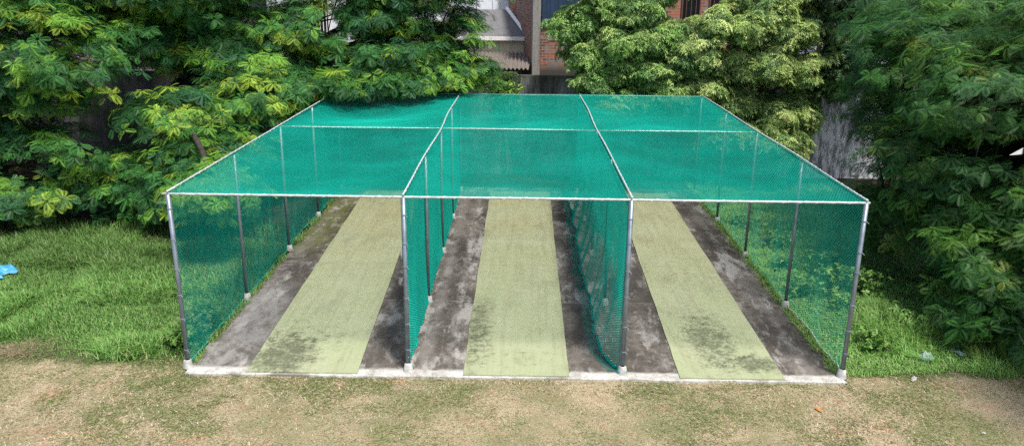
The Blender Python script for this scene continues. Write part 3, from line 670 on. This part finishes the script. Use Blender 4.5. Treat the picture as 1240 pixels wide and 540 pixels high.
# long lawn, left of the cage
x, y = scatter(150000, -10.5, .05, .0, 8.0)
edge = .35+(vnoise(x, y, .9, 3, 2)-.5)*.9; p = vnoise(x, y, 1.3, 3, 1); tall = sstep(.45, .65, vnoise(x, y, 1.6, 2, 6)+.10*(y > 3.2)+.14*(x < -4.2))
keep = (y > edge) & (rng.random(len(x)) < sstep(0, .5, y-edge)*.8+.2) & (rng.random(len(x)) < 1-sstep(5.2, 7.8, y)*.85) & ~((x > -.12) & (y > -.2))
x, y, p, tall = x[keep], y[keep], p[keep], tall[keep]
h = rng.uniform(.05, .10, len(x))*(1+2.4*tall); g = rng.choice(5, len(x), p=[.32, .3, .2, .12, .06])
cols = GP[g]*((.8+.5*p)*(1-.35*sstep(3.6, 5.6, y+p)))[:, None]  # blades darken towards the trees: tree shade put into the grass colour
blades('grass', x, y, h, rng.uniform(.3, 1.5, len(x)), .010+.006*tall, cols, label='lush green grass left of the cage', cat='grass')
# grass right of the cage, seen through the net
x, y = scatter(120000, 10.95, 15.5, .0, 13.5)
p = vnoise(x, y, 1.5, 3, 4); keep = (y > .15+(vnoise(x, y, .8, 2, 3)-.5)*.6) & (rng.random(len(x)) < 1-.7*sstep(13.2, 14.5, x)); x, y, p = x[keep], y[keep], p[keep]
g = rng.choice(5, len(x), p=[.28, .36, .1, .2, .06]); lg = 1+3.2*sstep(1.3, .2, np.abs(x-12.4))*sstep(4.5, 2.0, y)*sstep(.9, 1.9, y)*(.5+vnoise(x, y, .5, 2, 11))+1.2*(vnoise(x, y, .7, 2, 14) > .62)
blades('grass', x, y, rng.uniform(.04, .11, len(x))*lg, rng.uniform(.3, 1.4, len(x)), .011, GP[g]*(.9+.6*p)[:, None], label='bright green grass beyond the right side net', cat='grass')
# fringe along the slab edges
def fringe(xc, sgn, n, label):
    y = rng.uniform(.1, 12.2, n); c = vnoise(y, 0*y, .5, 2, 8); keep = rng.random(n) < sstep(.3, .6, c)+.15; y = y[keep]; x = xc+sgn*np.abs(rng.normal(0, .11, len(y)))
    g = rng.choice(5, len(y), p=[.25, .25, .05, .2, .25]); blades('grass_fringe', x, y, rng.uniform(.05, .17, len(y)), rng.uniform(.2, 1.3, len(y)), .010, GP[g], label=label, cat='grass')
fringe(.13, -1, 5000, 'ragged grass growing through the foot of the left side net'); fringe(10.85, 1, 7000, 'ragged grass and straw along the right edge of the slab')
# worn dry lawn in front
x, y = scatter(210000, -5, 16.5, -3.6, .9)
a = vnoise(x, y, 1.1, 4, 7); b = vnoise(x, y, .45, 3, 12); gr = sstep(.40, .60, a*.5+b*.5+.05*(x < 1)+.03*(x > 10))
inslab = (x > .03) & (x < 10.96) & (y > -.22)
den = .25+.75*gr; keep = ~inslab & (rng.random(len(x)) < den) & (y < .7+(vnoise(x, y, .8, 2, 9)-.5)*.8)
x, y, gr = x[keep], y[keep], gr[keep]; n = len(x)
DRY = np.array([(.58, .47, .31), (.44, .34, .21), (.68, .59, .43), (.22, .17, .09)]); GR = np.array([(.13, .19, .05), (.19, .24, .08), (.25, .27, .11)])
isg = rng.random(n) < gr*.68+.14; c = np.where(isg[:, None], GR[rng.integers(0, 3, n)], DRY[rng.integers(0, 4, n)])
blades('dry_lawn', x, y, rng.uniform(.015, .05, n), rng.uniform(.8, 3.0, n), .010, c*rng.uniform(.8, 1.2, (n, 1)), label='worn dry lawn with straw and green tufts before the cage', cat='grass', z=GZ-.01)
# broad leaved weeds
def weed(x, y, r, hgt, n, label, pal=((.14, .30, .05), (.22, .38, .09), (.09, .20, .04)), size=.085, group='weeds beside the nets'):
    n = int(n*1.8); root = tag(empty('weed_plant', (x, y, GZ)), label, 'weed', group)
    P = np.stack([rng.normal(0, r*.5, n), rng.normal(0, r*.5, n), rng.uniform(.05, hgt, n)], 1)
    if x < 0: P[:, 0] = np.minimum(P[:, 0], -x-.08)
    leaves('foliage', P, rng.normal(0, .35, (n, 3))+np.array([0, 0, 1]), np.full(n, size)*rng.uniform(.7, 1.2, n), palette(n, pal, [2, 1, 2]), BR, 6, 'leaf2', root, .3)
    mb = MB()
    for k in range(min(14, n)): mb.tube([(P[k][0]*.2, P[k][1]*.2, 0), tuple(P[k])], .004, 4, False)
    mb.build('stem', M['bark'], root)
for a in [(-.3, 1.25, .3, .5, 60, 'pale weed leaning on the left net between the two other weeds', ((.26, .38, .12), (.34, .44, .18), (.15, .27, .07))), (-.35, .75, .30, .35, 45, 'small leaved weed at the foot of the front left post'), (-.28, 1.7, .28, .45, 45, 'taller weed beside the left net midway to its second post'),
          (11.9, 1.1, .3, .35, 40, 'weed beside the plastic bag near the front right post'), (11.95, 2.6, .35, .5, 50, 'leafy weed nearest outside the right net'),
          (12.6, 3.4, .45, .7, 70, 'tall weed under the dark right tree'), (12.3, 4.8, .4, .6, 55, 'weed clump beyond the tall one under the right tree'), (12.9, 5.8, .5, .8, 60, 'pale leaved weed clump before the dark right tree'),
          (12.1, 6.9, .5, .5, 50, 'spreading weed far along the right net'), (11.6, 8.6, .4, .35, 40, 'low weed farthest along the right net'), (12.8, 1.9, .35, .4, 45, 'weed by the plastic bag under the dark tree'), (11.5, 3.6, .3, .5, 40, 'bright weed brushing the right net near its second post'), (12.0, 3.3, .4, .8, 60, 'bushy bright weed between the right net and the dark tree'), (11.6, 5.2, .3, .4, 40, 'bright weed brushing the right net near its third post')]: weed(*a)

# ------------------------------------------------------------------ small loose things
def crumple(name, loc, sx, sy, sz, mat, label, cat, seed=0, n=14):
    V = []; r_ = random.Random(seed)
    for i in range(n):
        for j in range(n):
            u, v = i/(n-1)-.5, j/(n-1)-.5; d = max(abs(u), abs(v))*2
            V.append((u*sx*(1+.15*math.sin(9*v+seed)), v*sy*(1+.15*math.sin(8*u+seed)), .01+sz*(1-d**2)*(.55+.45*math.sin(11*u+seed*2)*math.cos(9*v+seed))+r_.uniform(0, .12)*sz))
    mb = MB().add(V, [(i*n+j, (i+1)*n+j, (i+1)*n+j+1, i*n+j+1) for i in range(n-1) for j in range(n-1)])
    o = mb.build(name, M[mat], None, False); o.location = (loc[0], loc[1], GZ+loc[2]); o.rotation_euler = (0, 0, seed); return tag(o, label, cat)
crumple('tarpaulin', (-6.05, 4.2, .05), 1.1, .7, .26, 'tarp', 'crumpled bright blue tarpaulin lying in the long grass', 'tarpaulin', 3)
crumple('plastic_bag', (12.7, .75, .02), .22, .26, .13, 'bag', 'pale see-through plastic bag under the dark right tree', 'plastic bag', 2, 10)
crumple('plastic_bag', (13.4, .95, .02), .2, .12, .05, 'bag', 'flattened plastic bag half hidden under the dark tree', 'plastic bag', 5, 10)
crumple('paper_scrap', (12.15, .0, 0), .2, .07, .03, 'paper', 'grey white paper scrap on bare lawn right of the front right post', 'litter', 1, 8)
crumple('paper_scrap', (11.7, 5.85, .03), .16, .13, .07, 'paper', 'white scrap in the grass behind the right side net', 'litter', 4, 8)
crumple('paper_scrap', (12.4, -1.65, 0), .06, .05, .02, 'paper', 'small pale scrap on the lawn at the bottom right', 'litter', 6, 6)
crumple('dead_leaf', (10.2, -1.05, 0), .13, .06, .02, 'orange', 'orange dead leaf on the dry lawn below the right mat', 'dead leaf', 2, 6)
crumple('dark_rag', (11.75, 7.2, .04), .3, .2, .08, 'blue', 'dark rag in the grass behind the right side net', 'rag', 7, 8)
# straw heap on the left
n = 900; x = rng.normal(-3.1, .28, n); y = rng.normal(.62, .12, n)
tag(blades('straw_heap', x, y, rng.uniform(.06, .2, n), rng.uniform(1, 4, n), .008, np.array([(.36, .30, .18)])*rng.uniform(.6, 1.2, (n, 1))), 'small heap of dry straw at the edge of the lawn on the left', 'straw heap')
